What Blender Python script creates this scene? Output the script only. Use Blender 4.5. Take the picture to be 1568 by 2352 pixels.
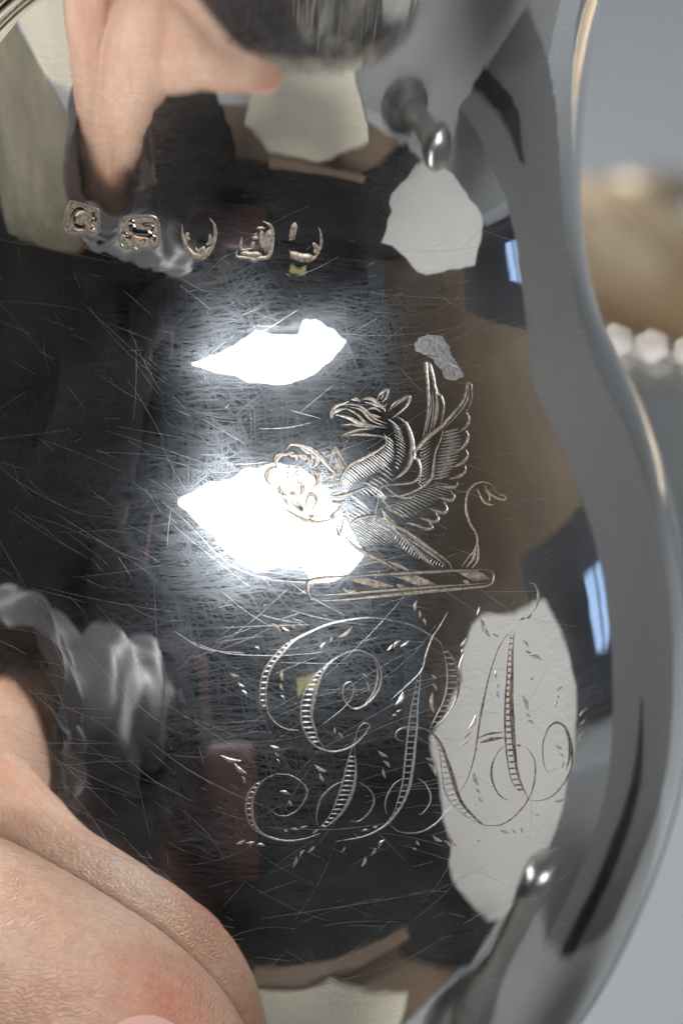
import bpy, math, random, mathutils
import numpy as np
random.seed(7); RNG=np.random.default_rng(7)
for o in list(bpy.data.objects): bpy.data.objects.remove(o)
SC=bpy.context.scene
# ---------------------------------------------------------------- camera, world, exposure
EL=math.radians(12.); D0=.363; LENS=142.7; W,H=1568.,2352.; PX=36./H; MM=PX/LENS*D0
F_=np.array([0,math.cos(EL),-math.sin(EL)]); R_=np.array([1.,0,0]); U_=np.cross(R_,F_)
P0=np.array([144*MM,0,0]); C_=P0-F_*D0
cd=bpy.data.cameras.new('camera'); cam=bpy.data.objects.new('view_camera',cd); SC.collection.objects.link(cam)
cam.location=C_; cam.rotation_euler=(math.pi/2-EL,0,0)
cd.lens=LENS; cd.sensor_width=36; cd.sensor_fit='AUTO'; cd.clip_start=.01; cd.clip_end=50
cd.dof.use_dof=True; cd.dof.focus_distance=.333; cd.dof.aperture_fstop=17.; cd.dof.aperture_blades=6
SC.camera=cam
wd=bpy.data.worlds.new('World'); SC.world=wd; wd.use_nodes=True
wd.node_tree.nodes['Background'].inputs[0].default_value=(.60,.70,.82,1); wd.node_tree.nodes['Background'].inputs[1].default_value=.045
SC.view_settings.view_transform='Standard'; SC.view_settings.look='None'; SC.view_settings.exposure=0; SC.view_settings.gamma=1
SC.render.resolution_x=682; SC.render.resolution_y=1024
LAMP=17.; OVER=33.
# ---------------------------------------------------------------- helpers
COL=SC.collection
def mesh(name,V,Fc,mat=None,parent=None,smooth=True):
    me=bpy.data.meshes.new(name); V=np.asarray(V,float).reshape(-1,3)
    me.from_pydata(V.tolist(),[],[list(map(int,f)) for f in Fc]); me.update()
    if smooth: me.polygons.foreach_set('use_smooth',[True]*len(me.polygons))
    o=bpy.data.objects.new(name,me); COL.objects.link(o)
    if mat: me.materials.append(mat)
    if parent: o.parent=parent
    return o
def tag(o,label=None,cat=None,group=None,kind=None):
    for k,v in(('label',label),('category',cat),('group',group),('kind',kind)):
        if v:o[k]=v
    return o
def empty(name,loc=(0,0,0)):
    o=bpy.data.objects.new(name,None); o.empty_display_size=.01; COL.objects.link(o); o.location=loc
    return o
class NT:
    def __init__(s,name):
        s.m=bpy.data.materials.new(name); s.m.use_nodes=True; s.t=s.m.node_tree; s.t.nodes.clear()
        s.out=s.n('ShaderNodeOutputMaterial')
    def n(s,t,**kw):
        x=s.t.nodes.new(t)
        for k,v in kw.items(): setattr(x,k,v)
        return x
    def l(s,a,b): s.t.links.new(a,b)
    def set(s,node,**kw):
        for k,v in kw.items(): node.inputs[k.replace('_',' ')].default_value=v
        return node
    def math(s,op,a,b=None,clamp=False):
        x=s.n('ShaderNodeMath',operation=op,use_clamp=clamp)
        for i,q in enumerate((a,b)):
            if q is None: continue
            if isinstance(q,(int,float)): x.inputs[i].default_value=q
            else: s.l(q,x.inputs[i])
        return x.outputs[0]
    def ramp(s,src,pts):
        r=s.n('ShaderNodeValToRGB'); e=r.color_ramp.elements
        while len(e)<len(pts): e.new(.5)
        for q,(p,c) in zip(e,pts):
            q.position=p; q.color=(c,c,c,1) if isinstance(c,(int,float)) else (*c,1)
        s.l(src,r.inputs[0]); return r.outputs[0]
    def noise(s,vec,scale,detail=3,rough=.55,dist=0,dim='3D'):
        x=s.n('ShaderNodeTexNoise',noise_dimensions=dim); s.set(x,Scale=scale,Detail=detail,Roughness=rough,Distortion=dist)
        if vec is not None: s.l(vec,x.inputs['Vector'])
        return x.outputs['Fac']
    def mapping(s,vec,loc=(0,0,0),rot=(0,0,0),sc=(1,1,1)):
        x=s.n('ShaderNodeMapping'); x.inputs[1].default_value=loc; x.inputs[2].default_value=rot; x.inputs[3].default_value=sc
        s.l(vec,x.inputs[0]); return x.outputs[0]
def simple(name,col,rough=.5,metal=0.,var=.12,scale=60.,bump=.0,bscale=300.,sheen=0):
    N=NT(name); b=N.n('ShaderNodeBsdfPrincipled'); N.l(b.outputs[0],N.out.inputs[0])
    tc=N.n('ShaderNodeTexCoord').outputs['Object']
    f=N.noise(tc,scale,4); 
    N.l(N.ramp(f,[(.25,tuple(c*(1-var) for c in col)),(.75,tuple(min(1,c*(1+var)) for c in col))]),b.inputs['Base Color'])
    b.inputs['Roughness'].default_value=rough; b.inputs['Metallic'].default_value=metal
    if bump:
        bp=N.n('ShaderNodeBump'); bp.inputs['Strength'].default_value=.6; bp.inputs['Distance'].default_value=bump
        N.l(N.noise(tc,bscale,4),bp.inputs['Height']); N.l(bp.outputs[0],b.inputs['Normal'])
    return N.m
def emis(name,col,st):
    N=NT(name); e=N.n('ShaderNodeEmission'); e.inputs[0].default_value=(*col,1); e.inputs[1].default_value=st; N.l(e.outputs[0],N.out.inputs[0]); return N.m
# ---------------------------------------------------------------- silver materials
def silver(name,spread=1.,base_r=.022,wave=1.):
    N=NT(name); at=N.n('ShaderNodeUVMap'); at.uv_map='surface'; uv=at.outputs[0]
    # curved hairlines: warp the coordinates with slow noise, then stretch noise along several directions
    wn=N.n('ShaderNodeTexNoise',noise_dimensions='2D'); N.set(wn,Scale=.05,Detail=2.); N.l(uv,wn.inputs['Vector'])
    sub=N.n('ShaderNodeVectorMath',operation='SUBTRACT'); N.l(wn.outputs['Color'],sub.inputs[0]); sub.inputs[1].default_value=(.5,.5,.5)
    sc=N.n('ShaderNodeVectorMath',operation='SCALE'); N.l(sub.outputs[0],sc.inputs[0]); sc.inputs['Scale'].default_value=6.
    ad=N.n('ShaderNodeVectorMath',operation='ADD'); N.l(uv,ad.inputs[0]); N.l(sc.outputs[0],ad.inputs[1]); w=ad.outputs[0]
    tot=None; patch=N.noise(N.mapping(uv,loc=(3,1,0)),.09,2,dim='2D')
    specs=[(-5,.10,8.,.57,.8),(7,.09,9.,.57,.75),(-17,.14,9.,.60,.8),(32,.16,8.,.61,.8),(78,.14,8.,.615,.8),(1,.3,11.,.56,.4),(-46,.16,9.,.615,.8),(58,.12,9.,.625,.8)]
    for i,(a,lo,hi,th,amp) in enumerate(specs):
        v=N.mapping(w,loc=(11.3*i,7.7*i,0),rot=(0,0,math.radians(a)),sc=(lo,hi,1))
        # Mapping scales before it rotates, so rotate first by nesting
        v=N.mapping(N.mapping(w,rot=(0,0,math.radians(a))),loc=(11.3*i,7.7*i,0),sc=(lo,hi,1))
        q=N.noise(v,1.,1.,.5,dim='2D'); q=N.ramp(q,[(th,0.),(th+.07,amp)])
        tot=q if tot is None else N.math('MAXIMUM',tot,q)
    vo=N.n('ShaderNodeTexVoronoi',voronoi_dimensions='2D'); N.set(vo,Scale=.55,Randomness=1.); N.l(uv,vo.inputs['Vector'])
    dots=N.ramp(vo.outputs['Distance'],[(.012,1.),(.028,0.)])
    pm=N.ramp(patch,[(.32,.18),(.62,1.)])
    scr=N.math('MULTIPLY',tot,pm)
    fac=N.math('ADD',N.math('MULTIPLY',scr,.19*spread),.003*spread)
    fac=N.math('ADD',fac,N.math('MULTIPLY',dots,.25*spread),True)
    # bumps: slow dents left by hand-raising, and hairline relief
    dn=N.noise(N.mapping(uv,rot=(0,0,.6),sc=(1,1,1)),.22,2,.45,dim='2D')
    dn2=N.noise(N.mapping(uv,loc=(5,5,0),rot=(0,0,.5),sc=(1,1.6,1)),1.3,2,.5,dim='2D')
    hgt=N.math('ADD',N.math('MULTIPLY',dn,1.),N.math('MULTIPLY',dn2,.006))
    b1=N.n('ShaderNodeBump'); b1.inputs['Strength'].default_value=1.; b1.inputs['Distance'].default_value=.000022*wave; N.l(hgt,b1.inputs['Height'])
    g1=N.n('ShaderNodeBsdfPrincipled'); N.set(g1,Metallic=1.,Roughness=base_r); g1.inputs['Base Color'].default_value=(.90,.885,.86,1); N.l(b1.outputs[0],g1.inputs['Normal'])
    g2=N.n('ShaderNodeBsdfPrincipled'); N.set(g2,Metallic=1.,Roughness=.38,Anisotropic=.28); g2.inputs['Anisotropic Rotation'].default_value=.25; tg=N.n('ShaderNodeTangent',direction_type='UV_MAP',uv_map='surface'); N.l(tg.outputs[0],g2.inputs['Tangent']); g2.inputs['Base Color'].default_value=(.86,.90,.95,1); N.l(b1.outputs[0],g2.inputs['Normal'])
    mx=N.n('ShaderNodeMixShader'); N.l(fac,mx.inputs[0]); N.l(g1.outputs[0],mx.inputs[1]); N.l(g2.outputs[0],mx.inputs[2]); g3=N.n('ShaderNodeBsdfPrincipled'); N.set(g3,Metallic=1.,Roughness=.24); g3.inputs['Base Color'].default_value=(.86,.91,.97,1); N.l(b1.outputs[0],g3.inputs['Normal'])
    mx3=N.n('ShaderNodeMixShader'); N.l(N.math('ADD',N.math('MULTIPLY',scr,.15),.028),mx3.inputs[0]); N.l(mx.outputs[0],mx3.inputs[1]); N.l(g3.outputs[0],mx3.inputs[2]); N.l(mx3.outputs[0],N.out.inputs[0])
    return N.m
SILVER=silver('polished_scratched_silver')
def groove(name,col1,col2,rough,metal=.85):
    N=NT(name); b=N.n('ShaderNodeBsdfPrincipled'); N.l(b.outputs[0],N.out.inputs[0]); tc=N.n('ShaderNodeTexCoord').outputs['Object']
    f=N.noise(tc,3600.,4,.7); N.l(N.ramp(f,[(.35,col1),(.62,col2)]),b.inputs['Base Color']); N.set(b,Metallic=metal,Roughness=rough)
    bp=N.n('ShaderNodeBump'); bp.inputs['Strength'].default_value=.5; bp.inputs['Distance'].default_value=.00003; N.l(N.noise(tc,5000.,3),bp.inputs['Height']); N.l(bp.outputs[0],b.inputs['Normal'])
    return N.m
CUT=groove('engraved_cut_silver',(.17,.125,.09),(.56,.46,.37),.42,.4)
CUTFINE=groove('fine_cut_silver',(.45,.41,.37),(.85,.82,.78),.28)
TARN=groove('tarnish_brown_silver',(.06,.045,.035),(.50,.40,.32),.38)
DARKCUT=groove('dark_cut',(.02,.015,.012),(.10,.075,.055),.6,.1)
BRIGHT=simple('bright_plain_silver',(.88,.87,.85),.09,1.,.04,80,.00002,400)
STAINM=groove('dried_water_stain',(.24,.24,.235),(.52,.51,.50),.45,.6)
# ---------------------------------------------------------------- jug surface r(theta,z) in metres; theta 0 faces -Y
PROF=[(-62,14.5),(-58.5,17.8),(-55.091,21.181),(-50.712,24.619),(-46.095,27.844),(-39.288,31.485),(-35.228,33.157),(-29.814,34.999),(-24.839,36.253),(-20.858,36.864),(-14.887,37.117),(-8.916,36.858),(-2.747,36.043),(1.353,35.165),(5.414,33.960),(9.474,32.420),(12.220,31.180),(14.927,29.840),(18.151,28.420),(21.336,27.530),(24.520,26.950),(28.899,26.560),(34.870,26.440),(40.840,26.400),(46.811,26.55),(52,26.8),(60,27.4)]
ZK=np.array([p[0] for p in PROF])/1000; RK=np.array([p[1] for p in PROF])/1000
def _m():
    n=len(ZK);h=np.diff(ZK);A=np.zeros((n,n));b=np.zeros(n);A[0,0]=A[-1,-1]=1
    for i in range(1,n-1):
        A[i,i-1]=h[i-1];A[i,i]=2*(h[i-1]+h[i]);A[i,i+1]=h[i];b[i]=6*((RK[i+1]-RK[i])/h[i]-(RK[i]-RK[i-1])/h[i-1])
    return np.linalg.solve(A,b),h
MK,HK=_m()
def g0(z):
    z=np.clip(z,ZK[0],ZK[-1]); i=np.clip(np.searchsorted(ZK,z)-1,0,len(ZK)-2); h=HK[i]; a=(ZK[i+1]-z)/h; c=(z-ZK[i])/h
    return a*RK[i]+c*RK[i+1]+((a**3-a)*MK[i]+(c**3-c)*MK[i+1])*h*h/6
# spout flare: slope (degrees) against height
FZ=np.array([-70,22,23.5,24.5,26.5,28,30,32,34.5,38,42,47,52,62])/1000; FS=np.tan(np.radians([0,0,2.2,3.6,6,9.5,16,22,28.5,33.5,40,46,51,55]))
_zz=np.linspace(-.07,.062,2000); _ff=np.concatenate([[0],np.cumsum(np.interp(_zz,FZ,FS)[:-1]*np.diff(_zz))])
def smooth(x): x=np.clip(x,0,1); return x*x*(3-2*x)
TH0=math.radians(12)
def dip(t):   # rim sinks towards the left of the spout
    return .0130*smooth((math.radians(0)-t)/math.radians(64))*np.where(t<math.radians(-110),np.clip((t+math.pi)/math.radians(70),0,1),1)
def wgt(t):
    d=t-TH0
    return np.where(d>0,np.exp(-(d/math.radians(50))**2),np.exp(-(d/math.radians(62))**2))
ZRIM=.0545
def rad(t,z):
    t=(t+math.pi)%(2*math.pi)-math.pi
    return g0(z)+np.interp(z+dip(t)*.35,_zz,_ff)*wgt(t)
def spt(t,z,off=0.):
    t=np.asarray(t,float); z=np.asarray(z,float); r=rad(t,z); e=1e-5
    rt=(rad(t+1e-4,z)-rad(t-1e-4,z))/2e-4; rz=(rad(t,z+e)-rad(t,z-e))/2/e
    er=np.stack([np.sin(t),-np.cos(t),0*t],-1); et=np.stack([np.cos(t),np.sin(t),0*t],-1)
    n=er-(rt/r)[...,None]*et; n[...,2]=-rz; n/=np.linalg.norm(n,axis=-1,keepdims=True)
    p=er*r[...,None]; p[...,2]=z
    return p+n*np.asarray(off)[...,None] if np.ndim(off) else p+n*off, n
def rays(xy):
    xy=np.asarray(xy,float).reshape(-1,2)
    d=F_*LENS+R_*((xy[:,0]-W/2)*PX)[:,None]+U_*((H/2-xy[:,1])*PX)[:,None]
    return d/np.linalg.norm(d,axis=1,keepdims=True)
def hit(xy):
    "sight lines of a sketch drawn over the jug -> (theta,z) on its surface"
    d=rays(xy); ts=np.linspace(D0-.06,D0+.04,500)
    P=C_+ts[:,None,None]*d; Fv=np.hypot(P[...,0],P[...,1])-rad(np.arctan2(P[...,0],-P[...,1]),P[...,2])
    s=(Fv[:-1]>0)&(Fv[1:]<=0); i=s.argmax(0); ok=s.any(0); a=ts[i]; b=ts[i+1]
    for _ in range(22):
        m=(a+b)/2; p=C_+m[:,None]*d; v=np.hypot(p[:,0],p[:,1])-rad(np.arctan2(p[:,0],-p[:,1]),p[:,2])>0
        a=np.where(v,m,a); b=np.where(v,b,m)
    p=C_+a[:,None]*d
    return np.arctan2(p[:,0],-p[:,1]),p[:,2],ok
def at(x,y,depth):   # point on a sight line at a given depth
    d=rays([(x,y)])[0]; return C_+d*(depth/(d@F_))
#BODY
jug=empty('silver_jug',(0,0,-.062)); tag(jug,'polished engraved silver jug with worn hallmarks, filling the picture','jug')
def put(o):  # keep world coordinates while parenting to the jug's base
    o.parent=jug; o.matrix_parent_inverse=mathutils.Matrix.Translation((0,0,.062)); return o
NTH,NZ=560,430
def wall(name,off,mat,n1=NTH,n2=NZ,z0=-.062):
    t=np.linspace(-math.pi,math.pi,n1+1)[:-1]; V=[];UV=[]
    for k in range(n2+1):
        s=k/n2; zr=ZRIM-dip(t); z=z0+(zr-z0)*s
        r=rad(t,z)+off; V.append(np.stack([r*np.sin(t),-r*np.cos(t),z],-1)); UV.append(np.stack([t*30,z*1000],-1))
    V=np.concatenate(V); UV=np.concatenate(UV); i=np.arange(n1); Fc=[]
    for k in range(n2):
        a=k*n1+i; b=k*n1+(i+1)%n1; q=np.stack([a,b,b+n1,a+n1],-1)
        Fc.append(q if off>=0 else q[:,::-1])
    Fc=np.concatenate(Fc); o=mesh(name,V,Fc,mat)
    u=o.data.uv_layers.new(name='surface'); li=np.empty(len(o.data.loops),int); o.data.loops.foreach_get('vertex_index',li)
    uu=UV[li].copy(); pi=li.reshape(-1,4); U4=uu.reshape(-1,4,2); wrap=(U4[:,:,0].max(1)-U4[:,:,0].min(1))>60
    U4[wrap,:,0]=np.where(U4[wrap,:,0]<0,U4[wrap,:,0]+60*math.pi,U4[wrap,:,0])
    u.data.foreach_set('uv',U4.reshape(-1).astype('f'))
    return o
put(wall('body',0,SILVER)); put(wall('inner_wall',-.0009,BRIGHT,200,60,-.06))
# base disc and foot ring
def lathe(name,pts,mat,n=96,parent=None,cen=(0,0,0)):
    V=[];Fc=[]
    for r,z in pts:
        for k in range(n):
            a=2*math.pi*k/n; V.append((cen[0]+r*math.cos(a),cen[1]+r*math.sin(a),cen[2]+z))
    for j in range(len(pts)-1):
        for k in range(n): Fc.append((j*n+k,j*n+(k+1)%n,(j+1)*n+(k+1)%n,(j+1)*n+k))
    o=mesh(name,V,Fc,mat,parent); return o
put(lathe('foot',[(.0001,-.0615),(.0145,-.0615),(.0158,-.063),(.0175,-.066),(.0205,-.0705),(.0215,-.0715),(.0215,-.0728),(.0195,-.0732),(.0001,-.0722)],BRIGHT))
# reeded rim moulding
def rim_reed(name,dz,rr,out):
    t=np.linspace(-math.pi,math.pi,361)[:-1]; V=[];n=len(t);m=10
    zr=ZRIM-dip(t)+dz; zz=np.minimum(zr,ZRIM-dip(t)); P,Nn=spt(t,zz); P[:,2]=zr
    for k in range(m):
        a=2*math.pi*k/m; V.append(P+Nn*(out+rr*math.cos(a))+np.array([0,0,1])*(rr*math.sin(a)))
    V=np.concatenate(V); Fc=[(k*n+i,k*n+(i+1)%n,((k+1)%m)*n+(i+1)%n,((k+1)%m)*n+i) for k in range(m) for i in range(n)]
    return put(mesh(name,V,Fc,BRIGHT))
for i,(dz,rr,out) in enumerate([(0,.0006,.0002),(.0014,.0008,.0007),(.0030,.0008,.0011),(.0045,.0007,.0010),(.0060,.0010,.0006)]): rim_reed('rim_reed',dz,rr,out)
# ---------------------------------------------------------------- engraving: cut ribbons that follow the silver
def cat(pts,step=3.):
    P=np.asarray(pts,float)
    if len(P)==2: n=max(2,int(np.hypot(*(P[1]-P[0]))/step)+1); return P[0]+(P[1]-P[0])*np.linspace(0,1,n)[:,None]
    Q=np.vstack([2*P[0]-P[1],P,2*P[-1]-P[-2]]); out=[]
    for i in range(1,len(Q)-2):
        a,b,c,d=Q[i-1:i+3]; n=max(2,int(np.hypot(*(c-b))/step)+1)
        for t in np.linspace(0,1,n,endpoint=False):
            out.append(.5*((2*b)+(c-a)*t+(2*a-5*b+4*c-d)*t*t+(3*b-a-3*c+d)*t**3))
    out.append(P[-1]); return np.array(out)
class Cuts:
    def __init__(s): s.V=[];s.F=[];s.n=0
    def add(s,pts,w,taper=.5,hgt=.16,raw=False,prof=None,lift=0.):
        "pts in sketch units, w = width in sketch units; a raised-lip V groove"
        q=cat(pts) if not raw else np.asarray(pts,float)
        th,z,ok=hit(q)
        if not ok.all():
            q=q[ok]; th=th[ok]; z=z[ok]
        if len(q)<2: return
        P,Nn=spt(th,z); T=np.gradient(P,axis=0); T/=np.linalg.norm(T,axis=1,keepdims=True)+1e-12; B=np.cross(Nn,T)
        L=np.linspace(0,1,len(q)); k=min(.5,taper) if taper else .001
        ww=w*.0000365*(np.minimum(1,np.minimum(L,1-L)/k)**.7 if taper else np.ones(len(q)))+.000012
        pr=prof or [(-.5,-.12),(-.40,.9),(-.12,.12),(.12,.12),(.40,.9),(.5,-.12)]
        base=s.n; m=len(pr)
        for a,b in pr: s.V.append(P+B*(ww*a)[:,None]+Nn*((ww*b*hgt)+.000006+lift)[:,None])
        n=len(q); 
        for j in range(m-1):
            for i in range(n-1): s.F.append((base+j*n+i,base+j*n+i+1,base+(j+1)*n+i+1,base+(j+1)*n+i))
        s.n+=m*n
    def build(s,name,mat,parent=None):
        o=mesh(name,np.concatenate(s.V),s.F,mat); put(o)
        if parent: o.parent=parent; o.matrix_parent_inverse.identity()
        return o
def A6(p): return [(591.4+u*.38448,769.4+v*.38448) for u,v in p]
def A7(p): return [(493.8+u*.28561,1343.5+v*.28561) for u,v in p]
def A8(p): return [(895.7+u*.30026,1320.5+v*.30026) for u,v in p]
def A5(p): return [(126.3+u*.41011,436.4+v*.41011) for u,v in p]
def part(lists,name,mat,A,label=None):
    c=Cuts()
    for w,*pl in lists:
        for p in pl: c.add(A(p),w)
    o=c.build(name,mat)
    if label:o['label']=label
    return o
def lines(starts,d,L):   # parallel hatch: start curve, direction, lengths
    S=cat(starts,1.); out=[]
    return S
def hatch(curve,n,d,L0,L1,jit=2):
    S=cat(curve,2.); idx=np.linspace(0,len(S)-1,n).astype(int); out=[]
    for k,i in enumerate(idx):
        l=L0+(L1-L0)*math.sin(math.pi*k/(n-1)); j=random.uniform(-jit,jit)
        a=S[i]; out.append([(a[0],a[1]),(a[0]+d[0]*l*.5+j,a[1]+d[1]*l*.5-4),(a[0]+d[0]*l,a[1]+d[1]*l)])
    return out
crest=empty('griffin_crest',(0,0,.062)); crest.parent=jug; crest['label']='engraved griffin rising from a torse bar and holding a rose'
def cpart(lists,name,mat,A=A6,parent=crest):
    c=Cuts()
    for w,*pl in lists:
        for p in pl: c.add(A(p),w)
    o=mesh(name,np.concatenate(c.V),c.F,mat); o.parent=parent
    if mat is CUT:   # bright line along one side of the wide cuts, dark line along the other
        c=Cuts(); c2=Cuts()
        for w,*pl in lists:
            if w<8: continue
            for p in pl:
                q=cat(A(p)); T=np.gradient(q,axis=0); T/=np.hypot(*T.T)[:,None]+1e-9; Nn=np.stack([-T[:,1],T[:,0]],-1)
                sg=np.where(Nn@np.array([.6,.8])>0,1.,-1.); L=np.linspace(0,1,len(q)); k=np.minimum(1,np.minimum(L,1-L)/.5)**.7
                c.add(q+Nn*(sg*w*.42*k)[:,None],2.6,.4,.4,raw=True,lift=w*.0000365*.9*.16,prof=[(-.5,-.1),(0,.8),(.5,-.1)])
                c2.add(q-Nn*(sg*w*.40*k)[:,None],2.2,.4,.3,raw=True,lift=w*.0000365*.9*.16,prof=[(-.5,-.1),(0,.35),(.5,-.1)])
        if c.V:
            e=mesh('bright_edge',np.concatenate(c.V),c.F,CUTFINE); e.parent=parent
            e=mesh('dark_cut_line',np.concatenate(c2.V),c2.F,DARKCUT); e.parent=parent
    return o
cpart([(9,[(437,505),(437,460),(465,425),(510,410),(545,395)],[(555,385),(590,382),(615,400)],[(612,390),(650,378),(690,385),(720,405),(755,425),(770,410)],[(640,400),(700,412),(745,432),(762,460)],
  [(445,500),(452,465),(490,445),(530,440)],[(460,475),(510,485),(560,500),(600,522),(680,540),(692,562)]),
 (6,[(490,440),(540,445),(600,480),(640,520),(700,545),(770,555)],[(495,540),(560,535),(620,545),(690,552)],[(500,605),(560,580),(620,565),(690,562)],[(520,605),(600,595),(680,600),(745,607),(762,625)],
  [(655,445),(700,438),(738,462)],[(680,470),(710,487),(742,492)],[(520,412),(590,420),(640,445),(700,500),(770,530)],[(550,430),(620,450),(680,510),(760,545)]),
 (9,[(712,392),(728,352),(772,327),(768,370),(742,402)],[(782,455),(810,410),(850,388),(903,364),(895,410),(855,455),(800,498)]),
 (4,[(800,440),(845,405),(885,385)],[(735,385),(755,350)])],'griffin_head',CUT)
cpart([(13,[(830,490),(870,510),(900,560),(920,630),(922,700),(900,780),(860,830),(800,870)]),(9,[(755,590),(768,640),(730,680),(680,710),(620,740),(560,770),(520,810),(495,860),(488,930)]),
 (9,[(430,960),(470,962),(540,950),(600,927),(655,908)],[(430,962),(440,990),(480,1002),(525,985)],[(505,1012),(478,1045),(440,1088),(500,1080)],[(525,1085),(508,1130),(490,1200),(478,1150),(500,1100)])],'griffin_neck',CUT)
cpart([(3,*hatch([(772,610),(740,690),(650,738),(560,785),(512,840),(500,900)],27,(.74,.62),55,120)),
 (1.8,*hatch([(800,520),(850,560),(880,640),(880,720),(840,800)],18,(-.75,-.55),30,85)),
 (1.8,*hatch([(660,700),(720,760),(700,850),(640,880)],10,(.8,.55),60,110)),
 (3,*hatch([(500,920),(560,980),(530,1060),(530,1120)],12,(.82,.52),60,150)),
 (2.8,*hatch([(600,930),(680,900),(720,960)],9,(.75,.62),50,110))],'neck_hatching',CUTFINE)
cpart([(11,[(545,1150),(530,1185),(540,1222),(590,1270),(660,1312),(740,1350),(800,1385),(845,1410)],[(780,1352),(850,1380),(905,1410)],[(740,1040),(760,1090),(820,1140),(880,1170),(950,1220),(1020,1270),(1090,1320),(1140,1360),(1158,1402)]),
 (8,[(540,1150),(575,1110),(640,1085),(725,1073)],[(850,1180),(930,1235),(1010,1290),(1080,1340),(1120,1380)])],'griffin_haunch',CUT)
cpart([(2.4,*hatch([(548,1200),(552,1150),(590,1112),(660,1090),(720,1080)],17,(.84,.54),120,260)),
 (2.8,*hatch([(770,1130),(840,1200),(920,1280),(1000,1350)],12,(.83,.56),70,140)),(1.8,*hatch([(790,1160),(900,1240),(1000,1300),(1110,1370)],22,(-.45,.85),18,60))],'haunch_hatching',CUTFINE)
cpart([(10,[(720,990),(712,950),(730,912),(780,897),(860,890),(920,880),(960,850),(970,800),(955,750),(932,710),(960,668),(1000,622),(1050,580),(1100,542),(1130,505),(1180,450),(1220,398),(1240,345),(1250,290),(1267,287),(1278,330),(1272,400),(1245,458)],
  [(985,612),(1000,550),(1015,450),(1015,330),(1003,170),(1025,182),(1045,250),(1060,322),(1095,370),(1110,430),(1100,500),(1083,552)]),
 (9,[(1245,460),(1260,500),(1240,545),(1195,582)],[(1240,565),(1254,610),(1225,665),(1175,702)],[(1240,680),(1250,720),(1220,760),(1155,792)],[(1238,780),(1236,812),(1200,842),(1135,862)],[(1195,870),(1180,905),(1130,907),(1075,900)],
  [(1150,930),(1172,960),(1150,985),(1065,965)],[(1112,995),(1127,1040),(1100,1060),(1025,1035)],[(1060,1060),(1077,1100),(1040,1112),(965,1090)],[(1020,1115),(1040,1147),(1010,1156),(945,1140)]),
 (6,[(1110,550),(1095,620),(1062,700),(1052,770),(1035,860),(960,922),(860,960),(765,962)],[(1060,322),(1072,400),(1070,480),(1048,562)],[(730,1030),(770,1080),(830,1135)],[(880,1120),(940,1135),(1000,1150)],
  [(760,905),(830,960),(900,975),(960,950)],[(720,990),(760,1000),(800,1050),(900,1090)])],'griffin_wing',CUT)
wh=[]
for k in range(15):
    y=575+k*20; x0=1108-k*4.6; x1=1222-abs(k-4)*5-(k>9)*(k-9)*6
    wh.append([(x0,y+8),((x0+x1)/2,y-3),(x1,y-16)])
wf=[]
for k in range(16):
    a=k/15; sx=1050-a*290; sy=880+a*150; wf.append([(sx,sy),(sx+60,sy+10+a*14),(sx+150-a*20,sy+28+a*52)])
for k in range(14):
    a=k/13; wf.append([(1022+a*14,880-a*270),(985-a*8,905-a*260),(955+a*25,880-a*250)])
cpart([(6,*wh),(3.2,*wf),(3.2,[(1030,340),(1035,430),(1020,520),(1003,600)],[(1044,340),(1050,430),(1040,520),(1020,600)],[(1060,400),(1062,470),(1040,560)],[(1022,300),(1026,380),(1018,470)],[(1262,300),(1255,380),(1215,450),(1150,520)],[(1240,420),(1180,490),(1120,550)])],'wing_feathers',CUTFINE)
cpart([(6,[(1215,1390),(1250,1340),(1290,1290),(1312,1230),(1300,1180),(1265,1120),(1245,1050),(1245,980),(1260,930),(1300,890),(1350,878),(1400,898),(1422,932)],[(1275,1395),(1312,1350),(1317,1290),(1312,1220)],[(1245,1390),(1290,1330),(1302,1250)],
  [(1310,920),(1330,962),(1352,1000),(1400,1015),(1422,1003)],[(1350,892),(1380,940),(1420,970),(1475,985),(1480,963),(1440,950),(1400,922)],[(1350,920),(1385,960),(1382,1000)])],'griffin_tail',CUT)
fl=[]
for k in range(16):
    a=k*2*math.pi/16+.2; r0=12+6*(k%3); r1=34+10*((k*7)%4); fl.append([(208+r0*math.cos(a),812+r0*math.sin(a)),(208+r1*math.cos(a+.12),815+r1*.9*math.sin(a+.12))])
cpart([(15,[(115,792),(108,742),(140,712),(182,716)],[(165,710),(200,706),(226,730),(226,757)],[(235,717),(280,727),(301,752),(292,772)],[(150,800),(90,792),(60,822),(56,862),(76,892),(102,896)],[(300,800),(345,822),(365,862),(345,900),(312,900)],
  [(132,880),(132,922),(152,950),(187,960)],[(225,880),(262,892),(270,932),(243,962)],[(185,952),(210,945),(232,965)]),(6,*fl)],'rose_flower',CUT)
cpart([(12,[(170,690),(200,655),(260,660),(320,680),(380,730),(430,790),(470,830),(500,852)],[(250,670),(310,702),(322,762)],[(330,720),(352,752),(330,792)],[(135,975),(150,1022),(200,1062),(260,1096),(340,1117),(420,1106),(482,1085)],
   [(195,970),(212,1012),(268,1046),(240,1002),(200,972)],[(292,1060),(290,1002),(315,950),(352,976),(340,1022),(300,1060)],[(130,972),(155,966),(190,1032)],[(290,1078),(330,1085),(345,1090)]),
 (6,[(445,782),(440,732),(465,675),(482,702),(512,752),(537,786)],[(462,730),(500,820)],[(455,760),(490,815)],[(480,740),(515,800)],[(385,885),(410,847),(450,835),(492,850)],[(385,887),(420,872),(460,876),(492,866)])],'rose_stem',CUT)
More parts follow.
